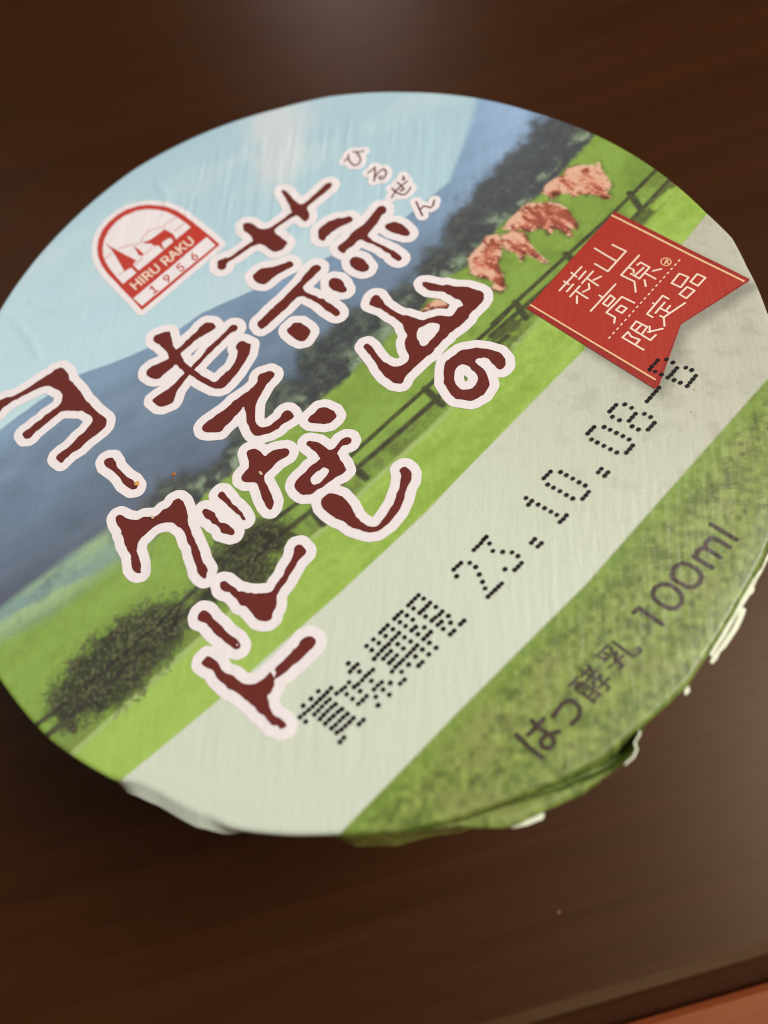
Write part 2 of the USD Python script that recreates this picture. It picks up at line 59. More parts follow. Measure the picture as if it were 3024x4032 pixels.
BOT = [[[(1448,-2890),(1533,-2968),(1610,-3027)],[(1528,-2884),(1581,-2831),(1632,-2777)],[(1552,-2789),(1596,-2836),(1659,-2873),(1689,-2899),(1696,-2931),(1678,-2959),(1651,-2969),(1621,-2961),(1607,-2935),(1619,-2905),(1656,-2879),(1733,-2855)]],[[(1697,-2756),(1754,-2677),(1799,-2645),(1841,-2653),(1876,-2695),(1871,-2744),(1848,-2775),(1817,-2801)]],[[(2279,-2014),(2318,-1978),(2391,-2037),(2470,-2097)]],[[(2418,-1874),(2442,-1823),(2497,-1796),(2549,-1802),(2597,-1843),(2620,-1888),(2610,-1942),(2568,-1976),(2520,-1978),(2464,-1944),(2427,-1909),(2418,-1874)]],[[(2566,-1720),(2587,-1669),(2643,-1635),(2695,-1647),(2750,-1689),(2769,-1736),(2753,-1783),(2710,-1816),(2665,-1817),(2609,-1785),(2569,-1753),(2566,-1720)]],[[(2728,-1583),(2850,-1670)],[(2746,-1594),(2758,-1546),(2798,-1516),(2833,-1527),(2914,-1589)],[(2814,-1519),(2833,-1463),(2873,-1435),(2914,-1453),(2986,-1511)]],[[(2878,-1330),(3039,-1451)]]]
KAN = [[[[(1798,-2546),(1865,-2477),(1876,-2486),(1877,-2488),(1858,-2509),(1880,-2525),(1898,-2508),(1968,-2555),(1972,-2531),(1959,-2521),(1972,-2507),(1969,-2481),(1930,-2518),(1917,-2509),(1944,-2479),(1922,-2464),(1897,-2488),(1885,-2480),(1885,-2477),(1907,-2454),(1886,-2438),(1897,-2426),(1920,-2442),(1941,-2420),(1950,-2426),(1952,-2423),(1939,-2401),(1952,-2391),(1957,-2395),(1959,-2400),(1963,-2404),(1963,-2408),(1973,-2426),(1972,-2430),(1977,-2436),(1977,-2440),(1980,-2443),(2001,-2423),(2015,-2433),(1984,-2464),(1987,-2467),(1987,-2487),(1989,-2489),(2022,-2458),(2027,-2458),(2033,-2455),(2036,-2475),(2034,-2478),(2035,-2484),(2033,-2487),(2034,-2491),(2032,-2494),(2033,-2498),(2031,-2503),(2040,-2510),(2077,-2474),(2090,-2484),(2055,-2520),(2087,-2543),(2088,-2551),(2083,-2556),(2084,-2558),(2065,-2577),(2048,-2572),(2067,-2552),(2065,-2547),(2043,-2532),(2007,-2567),(1994,-2558),(2029,-2522),(2013,-2510),(2016,-2504),(2015,-2499),(2018,-2490),(2016,-2488),(1990,-2513),(1992,-2523),(1989,-2525),(1991,-2534),(1989,-2537),(1990,-2550),(1985,-2555),(1971,-2555),(1969,-2558),(2034,-2603),(2024,-2613),(2011,-2606),(1975,-2642),(1975,-2646),(1987,-2655),(1977,-2665),(1840,-2570),(1839,-2567),(1854,-2551),(1832,-2536),(1811,-2555)],[[(1956,-2468),(1965,-2460),(1962,-2455),(1962,-2450),(1959,-2448),(1960,-2444),(1957,-2442),(1958,-2437),(1953,-2432),(1934,-2452)],[(1960,-2636),(2000,-2597),(1981,-2583),(1941,-2622)],[(1923,-2601),(1916,-2606),(1929,-2614),(1968,-2574),(1947,-2560),(1934,-2572),(1928,-2573),(1885,-2544),(1878,-2552),(1906,-2572),(1905,-2574),(1913,-2579),(1912,-2581),(1916,-2584),(1922,-2596)],[(1894,-2535),(1929,-2562),(1938,-2554),(1902,-2528)],[(1841,-2525),(1863,-2542),(1871,-2534),(1849,-2518)],[(1906,-2599),(1909,-2597),(1907,-2594),(1907,-2590),(1897,-2581),(1898,-2579),(1869,-2560),(1862,-2568)]]]],[[[(2111,-2232),(2128,-2219),(2256,-2320),(2264,-2319),(2297,-2293),(2297,-2287),(2273,-2264),(2275,-2263),(2280,-2263),(2294,-2257),(2310,-2269),(2309,-2271),(2315,-2276),(2313,-2278),(2317,-2281),(2318,-2288),(2315,-2297),(2266,-2334),(2256,-2338),(2248,-2338),(2243,-2334),(2241,-2335)],[]],[[(2087,-2419),(2076,-2411),(2083,-2405),(2083,-2404),(2105,-2387),(2104,-2385),(2125,-2369),(2125,-2366),(2115,-2358),(2116,-2353),(2119,-2350),(2121,-2339),(2124,-2336),(2126,-2322),(2054,-2376),(2043,-2367),(2058,-2355),(2049,-2351),(2042,-2351),(2038,-2349),(2017,-2347),(2013,-2344),(2020,-2336),(2020,-2334),(2027,-2331),(2055,-2335),(2058,-2338),(2065,-2337),(2070,-2340),(2062,-2349),(2064,-2351),(2135,-2296),(2143,-2296),(2150,-2293),(2153,-2295),(2144,-2336),(2141,-2339),(2138,-2349),(2142,-2353),(2154,-2345),(2153,-2343),(2188,-2314),(2199,-2323),(2155,-2362),(2185,-2386),(2184,-2388),(2190,-2393),(2189,-2398),(2181,-2405),(2182,-2407),(2155,-2427),(2147,-2424),(2140,-2424),(2139,-2423),(2166,-2402),(2167,-2399),(2138,-2376),(2108,-2401),(2108,-2403),(2092,-2415),(2092,-2417)],[]],[[(1991,-2336),(1991,-2333),(2015,-2315),(2015,-2313),(2031,-2300),(2031,-2298),(2057,-2276),(2057,-2274),(2074,-2259),(2073,-2257),(2080,-2251),(2080,-2250),(2084,-2247),(2101,-2246),(2104,-2248),(2097,-2253),(2098,-2255),(2091,-2261),(2091,-2262),(2083,-2269),(2083,-2271),(2059,-2292),(2059,-2294),(2043,-2306),(2043,-2308),(2021,-2325),(2021,-2327),(2004,-2340),(1995,-2339)],[]],[[(2105,-2311),(2101,-2288),(2098,-2285),(2097,-2276),(2093,-2269),(2097,-2264),(2099,-2264),(2105,-2260),(2115,-2257),(2123,-2293),(2121,-2297),(2123,-2299),(2123,-2302),(2115,-2308)],[]],[[(2049,-2318),(2045,-2315),(2047,-2311),(2052,-2307),(2052,-2306),(2059,-2302),(2079,-2309),(2081,-2308),(2085,-2311),(2087,-2310),(2091,-2312),(2093,-2311),(2098,-2315),(2090,-2323),(2091,-2324),(2085,-2329),(2056,-2318)],[]]]]
BG = {'ridge':[(-3954,-696),(-3049,-425),(-2757,-140),(-2416,144),(-1990,318),(-1695,488),(-1357,795),(-927,1030),(-235,1384),(132,1611),(489,1845),(880,2254),(1046,2904),(1143,3378),(1175,3700)],'treetop':[(-3409,-2264),(-2580,-2081),(-2353,-1844),(-1809,-1378),(-1569,-1161),(-1429,-964),(-1183,-847),(-1025,-583),(-811,-363),(-627,-35),(-424,169),(-132,456),(83,697),(339,940),(545,1104),(782,1417),(1105,2082),(1425,2587),(1659,2842),(1888,3138),(2099,3481)],'green':[(-3296,-2587),(-2517,-2306),(-2149,-2073),(-1734,-1708),(-1423,-1466),(-1113,-1157),(-865,-920),(-636,-685),(-329,-348),(39,16),(369,410),(656,741),(866,1057),(1084,1214),(1336,1624),(1767,2057),(2010,2401),(2245,2717),(2468,3078)],'l1':[(-1735,-3723),(-1330,-3328),(-1076,-3095),(-687,-2732),(-273,-2317),(151,-1894),(780,-1226),(1011,-945),(1777,-50),(2033,239),(2493,806),(2966,1386),(3202,1707),(3474,2085)],'l2':[(70,-3800),(287,-3566),(620,-3212),(1053,-2746),(1708,-2065),(1958,-1807),(2270,-1440),(2712,-926),(3252,-297),(3445,-73),(3737,283)],'path':[(-2170,-3531),(-1714,-3159),(-918,-2319),(-518,-1922),(24,-1329),(796,-491),(1633,494),(2556,1663),(3056,2310)],'rail1':[[(-2277,-3154),(-2033,-2944),(-1903,-2838),(-1485,-2419),(-1142,-2059),(-939,-1825),(-549,-1396),(-248,-1141),(133,-737),(476,-364),(730,-97),(990,202),(1331,566),(1553,852)],[(1283,546),(1755,1067),(2339,1705),(2796,2249),(3037,2575)]],'rail2':[[(-2188,-3257),(-1942,-3026),(-1808,-2906)],[(-1808,-2906),(-1092,-2134),(-429,-1482),(-155,-1235),(211,-831),(506,-534),(819,-207),(1098,121),(1418,423)],[(1270,423),(1864,1033),(2494,1607),(2904,2115),(3056,2310)]],'posts':[[(730,-97),(873,-250)],[(-549,-1396),(-365,-1524)],[(169,-831),(280,-928)],[(1487,772),(1571,604)],[(1939,1287),(2042,1137)],[(2534,1972),(2628,1748)],[(-130,-1219),(-37,-1329)],[(-1894,-2849),(-1744,-2971)]],'bush':[[(-1781,-2733),200],[(-1646,-2616),260],[(-1513,-2478),280],[(-1379,-2339),260],[(-1257,-2237),220],[(-1136,-2115),140],[(-794,-1698),150],[(-667,-1569),200],[(-534,-1483),180],[(-395,-1439),130],[(-865,-1907),120],[(-545,-1716),160]],'cattle':[[(1759,2047),(1792,2129),(1879,2208),(1958,2245),(1992,2318),(2102,2348),(2225,2346),(2254,2306),(2276,2376),(2287,2293),(2339,2181),(2367,2094),(2343,2043),(2317,2073),(2330,1981),(2357,1927),(2308,1921),(2251,1977),(2192,1992),(2117,2008),(2025,1984),(1996,2028),(1935,2033),(1872,1996),(1833,1967),(1796,2012)],[(1391,1627),(1453,1735),(1546,1842),(1625,1920),(1716,1903),(1793,1918),(1899,1879),(1972,1812),(1999,1728),(2054,1633),(2045,1583),(1994,1607),(1977,1548),(2004,1497),(1961,1519),(1903,1583),(1844,1597),(1797,1530),(1777,1601),(1694,1617),(1618,1572),(1543,1617),(1467,1602)],[(1367,1448),(1390,1547),(1482,1581),(1572,1555),(1601,1473),(1644,1371),(1701,1290),(1765,1209),(1729,1217),(1657,1277),(1583,1320),(1552,1240),(1509,1340),(1434,1365)],[(1082,1291),(1157,1405),(1263,1498),(1324,1434),(1354,1314),(1323,1218),(1353,1120),(1396,966),(1366,908),(1293,930),(1323,1008),(1249,1049),(1174,1073),(1099,1134)],[(1193,1439),(1238,1536),(1330,1551),(1375,1467),(1359,1350),(1314,1313),(1343,1195),(1357,928),(1313,986),(1284,1159),(1224,1260)],[(659,695),(731,786),(796,824),(892,802),(916,760),(903,719),(828,723),(715,693)]],'creases':[[(-3115,995),(-2836,870),(-2568,810)],[(-3223,752),(-3017,566),(-2887,360)],[(-2111,2454),(-2005,2323),(-1966,2182)],[(-2346,-2461),(-2257,-2400),(-2204,-2278)]]}
CRUMBS = [(-1645,-979),(-1346,-884),(-1453,-1285),(-595,-889),(2876,-161),(2833,-366)]
TORN = [('torn_edge',[(2259,-2815),(2269,-2830),(2264,-2858),(2233,-2905),(2244,-2947),(2217,-3002),(2169,-3043),(2149,-3058),(2144,-3050),(2160,-3031),(2202,-2994),(2224,-2950),(2215,-2906),(2248,-2855)],-0.3,0.12,0),('torn_edge',[(3351,-1412),(3239,-1560),(3188,-1655),(3110,-1757),(3031,-1878),(2960,-1991),(2875,-2123),(2799,-2239),(2758,-2300),(2781,-2313),(2829,-2245),(2889,-2163),(2967,-2039),(3037,-1934),(3098,-1849),(3150,-1749),(3198,-1677),(3231,-1619),(3338,-1457)],-0.32,0.12,0.25),('torn_tab',[(3022,-1948),(3048,-1941),(3063,-1955),(3049,-1989),(3019,-2052),(2991,-2100),(2945,-2162),(2900,-2224),(2851,-2271),(2827,-2318),(2792,-2352),(2772,-2340),(2792,-2299),(2843,-2238),(2887,-2177),(2939,-2108),(2987,-2025)],-0.7,0.12,0.35),('torn_tab',[(3127,-1778),(3131,-1817),(3106,-1853),(3090,-1842)],-0.6,0.1,0.2),('torn_tab',[(2584,-2534),(2615,-2504),(2622,-2546),(2595,-2575),(2577,-2566)],-0.6,0.12,0.2),('torn_tab',[(1395,-3476),(1487,-3421),(1615,-3361),(1629,-3376),(1619,-3408),(1519,-3450),(1420,-3474)],-1.0,0.12,0.1)]
# ---------------------------------------------------------------- helpers
used = {}
def numbered(parent, name):
    k = parent + '/' + name
    n = used.get(k, 0); used[k] = n + 1
    return k if n == 0 else f'{k}_{n:03d}'

def obj(name, mesh, mat, parent='/World', smooth=False, color=None):
    p = numbered(parent, name)
    if color is None:
        m = usdkit.mesh(stage, p, mesh, mat, smooth=smooth)
    else:
        m = usdkit.mesh(stage, p, mesh, mat, smooth=True)
        UsdGeom.PrimvarsAPI(m).CreatePrimvar('ink', Sdf.ValueTypeNames.Color3fArray, 'vertex').Set(Vt.Vec3fArray.FromNumpy(color.astype(np.float32)))
    return p

def thing(name, label, cat, loc=(0, 0, 0)):
    p = numbered('/World', name)
    x = UsdGeom.Xform.Define(stage, p)
    x.AddTranslateOp().Set(Gf.Vec3d(*[float(v) for v in loc]))
    tag(p, label, cat)
    return p

def tag(p, label=None, cat=None, group=None, kind=None):
    o = stage.GetPrimAtPath(p)
    for k, v in (('label', label), ('category', cat), ('group', group), ('kind', kind)):
        if v: o.SetCustomDataByKey(k, v)

def lin(c):
    c = np.asarray(c, float) / 255.0
    return np.where(c < 0.04045, c / 12.92, ((c + 0.055) / 1.055) ** 2.4)

def ss(a, b, x):
    t = np.clip((x - a) / (b - a), 0, 1)
    return t * t * (3 - 2 * t)

def mixc(a, b, t):
    return a + (np.asarray(b) - a) * np.asarray(t)[..., None]

def mm(pts): return [(x / 100.0, y / 100.0) for x, y in pts]

def plastic(name, rgb, rough=0.4, spec=0.5):
    return usdkit.material(stage, '/World/Looks/' + name, {
        'p': ('principled_bsdf', {'base_color': tuple(lin(rgb)), 'roughness': rough, 'specular_ior_level': spec})}, [], surface='p.BSDF')

# ---------------------------------------------------------------- materials
FILM_ROUGH = 0.34
RELIEF = {  # the fine ribbed embossing of the film, shared by every ink printed on it
    'g': ('geometry', {}), 'ma': ('mapping', {'scale': (2300.0, 420.0, 0.0)}), 'na': ('noise_texture', {'scale': 1.0, 'detail': 1.0, 'roughness': 0.5}),
    'mb': ('mapping', {'scale': (1500.0, 5200.0, 0.0)}), 'nb': ('noise_texture', {'scale': 1.0, 'detail': 1.0, 'roughness': 0.5}),
    'mc': ('mix_float', {'fac': 0.35}), 'b': ('bump', {'strength': 0.65, 'distance': 0.00006})}
RELIEF_LINKS = [('g.position', 'ma.vector'), ('ma.vector', 'na.vector'), ('g.position', 'mb.vector'), ('mb.vector', 'nb.vector'), ('na.fac', 'mc.a'), ('nb.fac', 'mc.b'), ('mc.result', 'b.height'), ('b.normal', 'p.normal')]
def film_ink(name, rgb, rough=FILM_ROUGH, spec=0.5):
    return usdkit.material(stage, '/World/Looks/' + name, {**RELIEF, 'p': ('principled_bsdf', {'base_color': tuple(lin(rgb)), 'roughness': rough, 'specular_ior_level': spec})}, RELIEF_LINKS, surface='p.BSDF')
film_mat = usdkit.material(stage, '/World/Looks/printed_film', {
    'a': ('attribute', {'attribute': 'ink'}),
    **RELIEF, 'm': ('mapping', {'scale': (1.0, 1.0, 0.0)}),
    'n': ('noise_texture', {'scale': 7000.0, 'detail': 2.0, 'roughness': 0.7}),
    'cr': ('rgb_ramp', {'ramp': [(0.3, (0.84, 0.84, 0.84)), (0.7, (1.0, 1.0, 1.0))]}),
    'mx': ('mix', {'mix_type': 'multiply', 'fac': 1.0}),
    'p': ('principled_bsdf', {'roughness': FILM_ROUGH, 'specular_ior_level': 0.5})},
    RELIEF_LINKS + [('g.position', 'm.vector'), ('m.vector', 'n.vector'), ('n.fac', 'cr.fac'), ('a.color', 'mx.color1'), ('cr.color', 'mx.color2'), ('mx.color', 'p.base_color')], surface='p.BSDF')
maroon = film_ink('maroon_ink', (106, 42, 35), 0.45, 0.3)
halo_mat = film_ink('pale_ink', (242, 233, 236), FILM_ROUGH)
red_ink = film_ink('red_ink', (196, 62, 50), FILM_ROUGH)
ribbon_ink = film_ink('ribbon_ink', (176, 55, 43), 0.38, 0.4)
ribbon_dark = film_ink('ribbon_hem_ink', (158, 48, 42), 0.38, 0.4)
gold_ink = film_ink('light_gold_ink', (240, 190, 145), FILM_ROUGH)
cream_ink = film_ink('cream_ink', (246, 222, 202), FILM_ROUGH)
black_ink = film_ink('black_ink', (32, 24, 26), 0.3)
brown_ink = film_ink('brown_ink', (66, 50, 42), FILM_ROUGH)
thin_red = film_ink('thin_red_ink', (205, 120, 110), FILM_ROUGH)
white_paper = plastic('white_paper', (238, 243, 216), 0.6)
cup_plastic = plastic('cup_plastic', (236, 236, 228), 0.35)

E_DIR = (0.950, 0.311)
def wood(name, dark, light, rough, spec=0.5):
    ang = math.atan2(E_DIR[1], E_DIR[0])
    return usdkit.material(stage, '/World/Looks/' + name, {
        'g': ('geometry', {}),
        'r': ('vector_rotate', {'rotate_type': 'z_axis', 'angle': -ang}),
        'm1': ('mapping', {'scale': (9.0, 260.0, 60.0)}),
        'n1': ('noise_texture', {'scale': 1.0, 'detail': 5.0, 'roughness': 0.6, 'distortion': 0.6}),
        'm2': ('mapping', {'scale': (60.0, 1800.0, 400.0)}),
        'n2': ('noise_texture', {'scale': 1.0, 'detail': 3.0, 'roughness': 0.6}),
        'mx': ('mix', {'mix_type': 'mix', 'fac': 0.35}),
        'cr': ('rgb_ramp', {'ramp': [(0.30, tuple(lin(dark))), (0.72, tuple(lin(light)))]}),
        'b': ('bump', {'strength': 0.12, 'distance': 0.0002}),
        'p': ('principled_bsdf', {'roughness': rough, 'specular_ior_level': spec, 'specular_tint': (1.0, 0.78, 0.58)})},
        [('g.position', 'r.vector'), ('r.vector', 'm1.vector'), ('m1.vector', 'n1.vector'), ('r.vector', 'm2.vector'), ('m2.vector', 'n2.vector'),
         ('n1.color', 'mx.color1'), ('n2.color', 'mx.color2'), ('mx.color', 'cr.fac'), ('cr.color', 'p.base_color'), ('n2.fac', 'b.height'), ('b.normal', 'p.normal')], surface='p.BSDF')
table_mat = wood('dark_table_wood', (47, 24, 10), (70, 38, 18), 0.34, spec=0.24)
groove_mat = wood('groove_wood', (40, 18, 6), (66, 32, 14), 0.6, spec=0.08)
edge_highlight_mat = wood('edge_highlight_wood', (56, 36, 19), (86, 60, 36), 0.34, spec=0.24)  # paler than the table wood: paints in the reflected highlight on the bevel
lath_mat = wood('reddish_wood', (122, 58, 30), (152, 78, 44), 0.45, spec=.25)

# ---------------------------------------------------------------- table
def table():
    t = thing('table', 'dark brown polished wooden table under the yogurt cup', 'table')
    d = np.array(E_DIR); n = np.array([E_DIR[1], -E_DIR[0]])
    def strip(profile, a=-420.0, b=420.0):
        """profile: (distance along n, z) in mm, swept along the table's edge; closed."""
        pr = np.array(profile, float)
        rings = [np.c_[(d * s)[None] + pr[:, :1] * n[None], pr[:, 1]] for s in (a, b)]
        k = len(pr); v = np.vstack(rings) * MM; f = []
        for i in range(k):
            j = (i + 1) % k
            f += [(i, i + k, j + k), (i, j + k, j)]
        cap = trimesh.creation.triangulate_polygon(Polygon(pr), engine='earcut')
        idx = [int(np.argmin(((pr - c) ** 2).sum(1))) for c in cap[0]]
        f += [tuple(idx[q] for q in tri) for tri in cap[1]] + [tuple(idx[q] + k for q in tri[::-1]) for tri in cap[1]]
        mesh = trimesh.Trimesh(v, f, process=False); mesh.fix_normals(); return mesh
    c = 54.5
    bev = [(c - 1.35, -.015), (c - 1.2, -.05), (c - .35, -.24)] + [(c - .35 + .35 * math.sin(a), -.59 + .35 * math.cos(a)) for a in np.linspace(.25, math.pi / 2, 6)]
    obj('top_panel', strip([(-420, -26), (-420, 0), (c - 1.36, 0), (c - 1.36, -26)]), table_mat, t, smooth=40)
    w = obj('highlight_edge', strip([(c - 1.35, -26)] + bev + [(c, -26)]), edge_highlight_mat, t, smooth=40)
    tag(w, 'bevelled edge of the dark table top, painted paler as a highlight')
    obj('groove', strip([(c + 0.01, -26), (c + 0.01, -2.2), (c + 2.25, -2.2), (c + 2.25, -26)]), groove_mat, t)
    e = c + 2.3
    obj('edge_lath', strip([(e, -26), (e, -0.9), (e + 0.5, -0.4), (e + 26, -0.4), (e + 27, -1.4), (e + 27, -26)]), lath_mat, t, smooth=40)
table()

# ---------------------------------------------------------------- the print on the lid, as a function of place (mm)
def seg_dist(x, y, pts):
    """Signed distance to an open polyline: positive on its left."""
    best = np.full(x.shape, 1e9); sign = np.ones(x.shape)
    for (ax, ay), (bx, by) in zip(pts[:-1], pts[1:]):
        dx, dy = bx - ax, by - ay
        L = dx * dx + dy * dy
        t = np.clip(((x - ax) * dx + (y - ay) * dy) / L, 0, 1)
        q = (x - ax - t * dx) ** 2 + (y - ay - t * dy) ** 2
        s = np.where(dx * (y - ay) - dy * (x - ax) >= 0, 1.0, -1.0)
        up = q < best - 1e-9
        best = np.where(up, q, best); sign = np.where(up, s, sign)
    return np.sqrt(best) * sign

def nz(x, y, sx, sy=None, seed=0, oct=4, rot=0.0):
    sy = sy or sx
    c, s = math.cos(rot), math.sin(rot)
    u, v = (x * c + y * s) / sx, (-x * s + y * c) / sy
    return fbm(np.stack([u + 50.0, v + 50.0, np.full_like(u, 3.7)], -1), oct, seed)

DIAG = math.radians(46)
rib_poly = Polygon(mm(RIBBON['out']))

def ink(x, y):
    """Linear colour of the printed picture at (x, y)."""
    one = np.ones(x.shape + (1,))
    L = lambda r, g, b: lin((r, g, b)) * one
    f1, f2, f3 = nz(x, y, 1.6, seed=11), nz(x, y, 0.55, seed=23), nz(x, y, 0.22, seed=37, oct=2)
    wob = (f2 - 0.5)
    # sky with soft clouds and a whitish patch towards the top
    cl = ss(0.46, 0.72, nz(x, y, 9, 5, 5, 4, 0.6))
    up = np.clip((y + 5) / 40, 0, 1)
    c = mixc(L(202, 234, 245), lin((182, 214, 229)), up)
    c = mixc(c, lin((214, 232, 238)), 0.45 * cl)
    e = np.hypot((x + 9.0) / 5.0, (y - 28.5) / 9.0) + 1.5 * (nz(x, y, 3.2, 5, 15, 4, .3) - .5)
    c = mixc(c, lin((232, 234, 236)), .62 * ss(1.05, .2, e))
    # far hills
    d = seg_dist(x, y, mm(BG['ridge'])) + 0.25 * (f1 - .5)
    depth = -d
    hill = mixc(L(134, 162, 192), lin((124, 146, 172)), ss(0, 5, depth))
    hill = mixc(hill, lin((114, 134, 158)), ss(4, 10, depth))
    hill = mixc(hill, lin((98, 106, 124)), ss(9, 17, depth))
    hill = mixc(hill, lin((150, 178, 212)), ss(6, 18, x) * ss(10, 26, y) * .85 * ss(15, 2, depth))
    hill *= (0.70 + 0.60 * nz(x, y, 3.6, 1.5, 7, 5, 0.55))[..., None]
    hill = hill * (1 + .3 * ss(4, 16, x) * ss(8, 22, y))[..., None]
    hw = .14 + 1.1 * ss(6, 18, x)
    c = mixc(c, hill, ss(-hw, hw, depth))
    # trees along the foot of the hills; a pale meadow at the left end
    fb = nz(x, y, 3.4, seed=83, oct=3)
    along = x * math.cos(DIAG) + y * math.sin(DIAG)
    left = ss(-24, -19, along)
    dt = -seg_dist(x, y, mm(BG['treetop'])) + (.12 + .88 * left) * (6.0 * (fb - .5) + 2.0 * (f1 - .5) + 1.4 * wob)
    tree = mixc(L(66, 68, 66), lin((104, 112, 98)), ss(.40, .70, f2 * .5 + f3 * .2 + f1 * .3))
    tree = mixc(tree, lin((80, 76, 74)), ss(4, 22, along) * .5)
    pale = mixc(L(138, 168, 158), lin((166, 194, 146)), ss(.30, .6, nz(x, y, 6, 1.2, 31, 4, 0.62)))
    pale = mixc(pale, lin((104, 120, 122)), .5 * ss(.5, .7, f1))
    soft = .45 + .6 * left
    c = mixc(c, mixc(pale, tree, left), (1 - .08 * left) * ss(-soft, soft, dt))
    # meadow
    dg = -seg_dist(x, y, mm(BG['green'])) + 0.7 * (f1 - .5) * left + .5 * wob * left
    g = mixc(L(134, 164, 74), lin((150, 182, 86)), ss(.30, .70, .6 * nz(x, y, 7, 2.2, 41, 4, DIAG) + .4 * f2))
    shrub = ss(.48, .62, f1) * ss(-2.2, -.6, dg) * ss(1.6, .4, dg) * left
    c = mixc(c, mixc(L(122, 146, 118), lin((160, 180, 150)), ss(.4, .6, f2)), .8 * shrub)
    g = mixc(g, lin((112, 140, 66)), .55 * ss(.5, .75, f1) * ss(-20, 5, along))
    c = mixc(c, g, ss(-0.3 - .9 * (1 - left), 0.3 + .9 * (1 - left), dg))
    # strip of short bright grass below the fence
    dp = -seg_dist(x, y, mm(BG['path']))
    br = mixc(L(148, 182, 74), lin((174, 206, 100)), ss(.28, .72, .55 * nz(x, y, 5, 0.9, 43, 4, DIAG) + .45 * f2))
    br = mixc(br, lin((176, 208, 104)), .6 * ss(-8, -22, along))

    c = mixc(c, lin((110, 122, 62)), .5 * ss(-2.6, -.4, dp) * ss(.4, .6, f1))
    c = mixc(c, br, ss(-.5, .3, dp))
    c = mixc(c, lin((186, 206, 138)), .6 * ss(.32, .1, np.abs(dp + .1)) * ss(26, 10, along))
    # the fence
    rail = np.zeros(x.shape)
    for i, lines in ((0, BG['rail1']), (1, BG['rail2'])):
        for p in lines:
            rail = np.maximum(rail, ss(.30 + .08 * i, .10, np.abs(seg_dist(x, y, mm(p)))))
    for p in BG['posts']:
        rail = np.maximum(rail, ss(.5, .2, np.abs(seg_dist(x, y, mm(p)))))
    r2 = np.abs(seg_dist(x, y, mm(BG['rail2'][2])) + .55)
    thick = ss(.95, .35, r2) * ss(.35, .55, nz(x, y, 1.4, .6, 47, 3, DIAG))
    rail = np.maximum(rail, .85 * thick)
    far = np.abs(seg_dist(x, y, mm(BG['rail2'][1])) + .7)
    c = mixc(c, lin((92, 98, 66)), .5 * ss(1.2, .2, far) * ss(.42, .62, f2))
    c = mixc(c, lin((66, 58, 54)), .92 * rail * (0.7 + .5 * f2).clip(0, 1))
    # bushes in front of the fence
    bd = np.full(x.shape, -9.0)
    for (bx, by), r in BG['bush']:
        bd = np.maximum(bd, r / 100. - np.hypot(x - bx / 100., y - by / 100.))
    bd = bd + 2.4 * (f2 - .5) + 1.2 * (f3 - .5)
    bush = mixc(L(50, 45, 42), lin((108, 110, 76)), ss(.42, .76, f3 * .65 + f2 * .35))
    c = mixc(c, bush, (.78 + .3 * f2).clip(0, .95) * ss(-1.0, .55, bd + .8 * (f3 - .5)))
    # cattle grazing
    def herd(x, y):
        best = np.full(x.shape, -9.0)
        for o in BG['cattle']:
            pg = mm(o); cxy = np.mean(pg, 0)
            nr = np.hypot(x - cxy[0], y - cxy[1]) < 7
            if nr.any():
                s = seg_dist(x[nr], y[nr], pg + pg[:1])
                best[nr] = np.maximum(best[nr], np.where(contains_xy(Polygon(pg), x[nr], y[nr]), np.abs(s), -np.abs(s)))
        return best
    cd = herd(x, y) + .12 + .25 * (f3 - .5)
    low = herd(x + .30, y - .50)
    k = .5 + 2.6 * (nz(x, y, 1.2, .5, 71, 3, 2.35) - .5) + .8 * (f3 - .5)
    cow = mixc(L(168, 88, 72), lin((222, 142, 116)), ss(.15, .65, k))
    cow = mixc(cow, lin((246, 208, 180)), .68 * ss(.45, .95, k + .45 * ss(.25, -.3, herd(x - .35, y + .45))))
    cow = mixc(cow, lin((96, 58, 50)), .8 * ss(.15, -.35, low) * ss(.75, .3, k))
    c = mixc(c, lin((78, 76, 54)), .7 * ss(-.6, .05, cd) * ss(.45, .6, f2))
    c = mixc(c, cow, ss(-.18, .18, cd))
    # pale band for the date
    d1 = -seg_dist(x, y, mm(BG['l1']))
    rt = ss(-6, 26, along)
    band = mixc(L(220, 228, 210), lin((202, 201, 183)), rt)
    blot = ss(.5, .72, nz(x, y, 1.3, 1.0, 53, 4)) * rt
    band = mixc(band, lin((164, 160, 144)), .38 * blot)
    c = mixc(c, band, ss(-.09, .09, d1))
    # clumpy turf at the lower right
    d2 = -seg_dist(x, y, mm(BG['l2']))
    t1, t2, t3 = nz(x, y, .44, seed=61, oct=4), nz(x, y, 2.0, seed=67, oct=4), nz(x, y, 3.5, 1.2, 69, 3, DIAG)
    turf = mixc(L(102, 120, 54), lin((158, 178, 90)), ss(.30, .72, .7 * t1 + .3 * t2))
    turf = mixc(turf, lin((138, 126, 84)), .38 * ss(.50, .70, t2))
    turf = mixc(turf, lin((80, 86, 50)), .5 * ss(.40, .26, t1) * ss(.35, .6, t3))
    turf = mixc(turf, lin((136, 168, 72)), .55 * ss(1.8, .2, d2))
    turf = mixc(turf, lin((172, 186, 112)), .45 * ss(11, 17, d2))
    c = mixc(c, turf, ss(-.11, .11, d2))
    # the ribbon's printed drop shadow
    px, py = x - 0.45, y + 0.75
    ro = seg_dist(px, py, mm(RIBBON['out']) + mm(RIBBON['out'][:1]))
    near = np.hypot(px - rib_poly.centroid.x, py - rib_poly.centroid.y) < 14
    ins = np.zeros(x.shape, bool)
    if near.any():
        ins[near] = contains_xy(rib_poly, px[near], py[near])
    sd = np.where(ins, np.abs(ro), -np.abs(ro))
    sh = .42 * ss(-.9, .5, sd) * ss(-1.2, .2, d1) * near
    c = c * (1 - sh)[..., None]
    return np.clip(c, 0.002, 0.9)

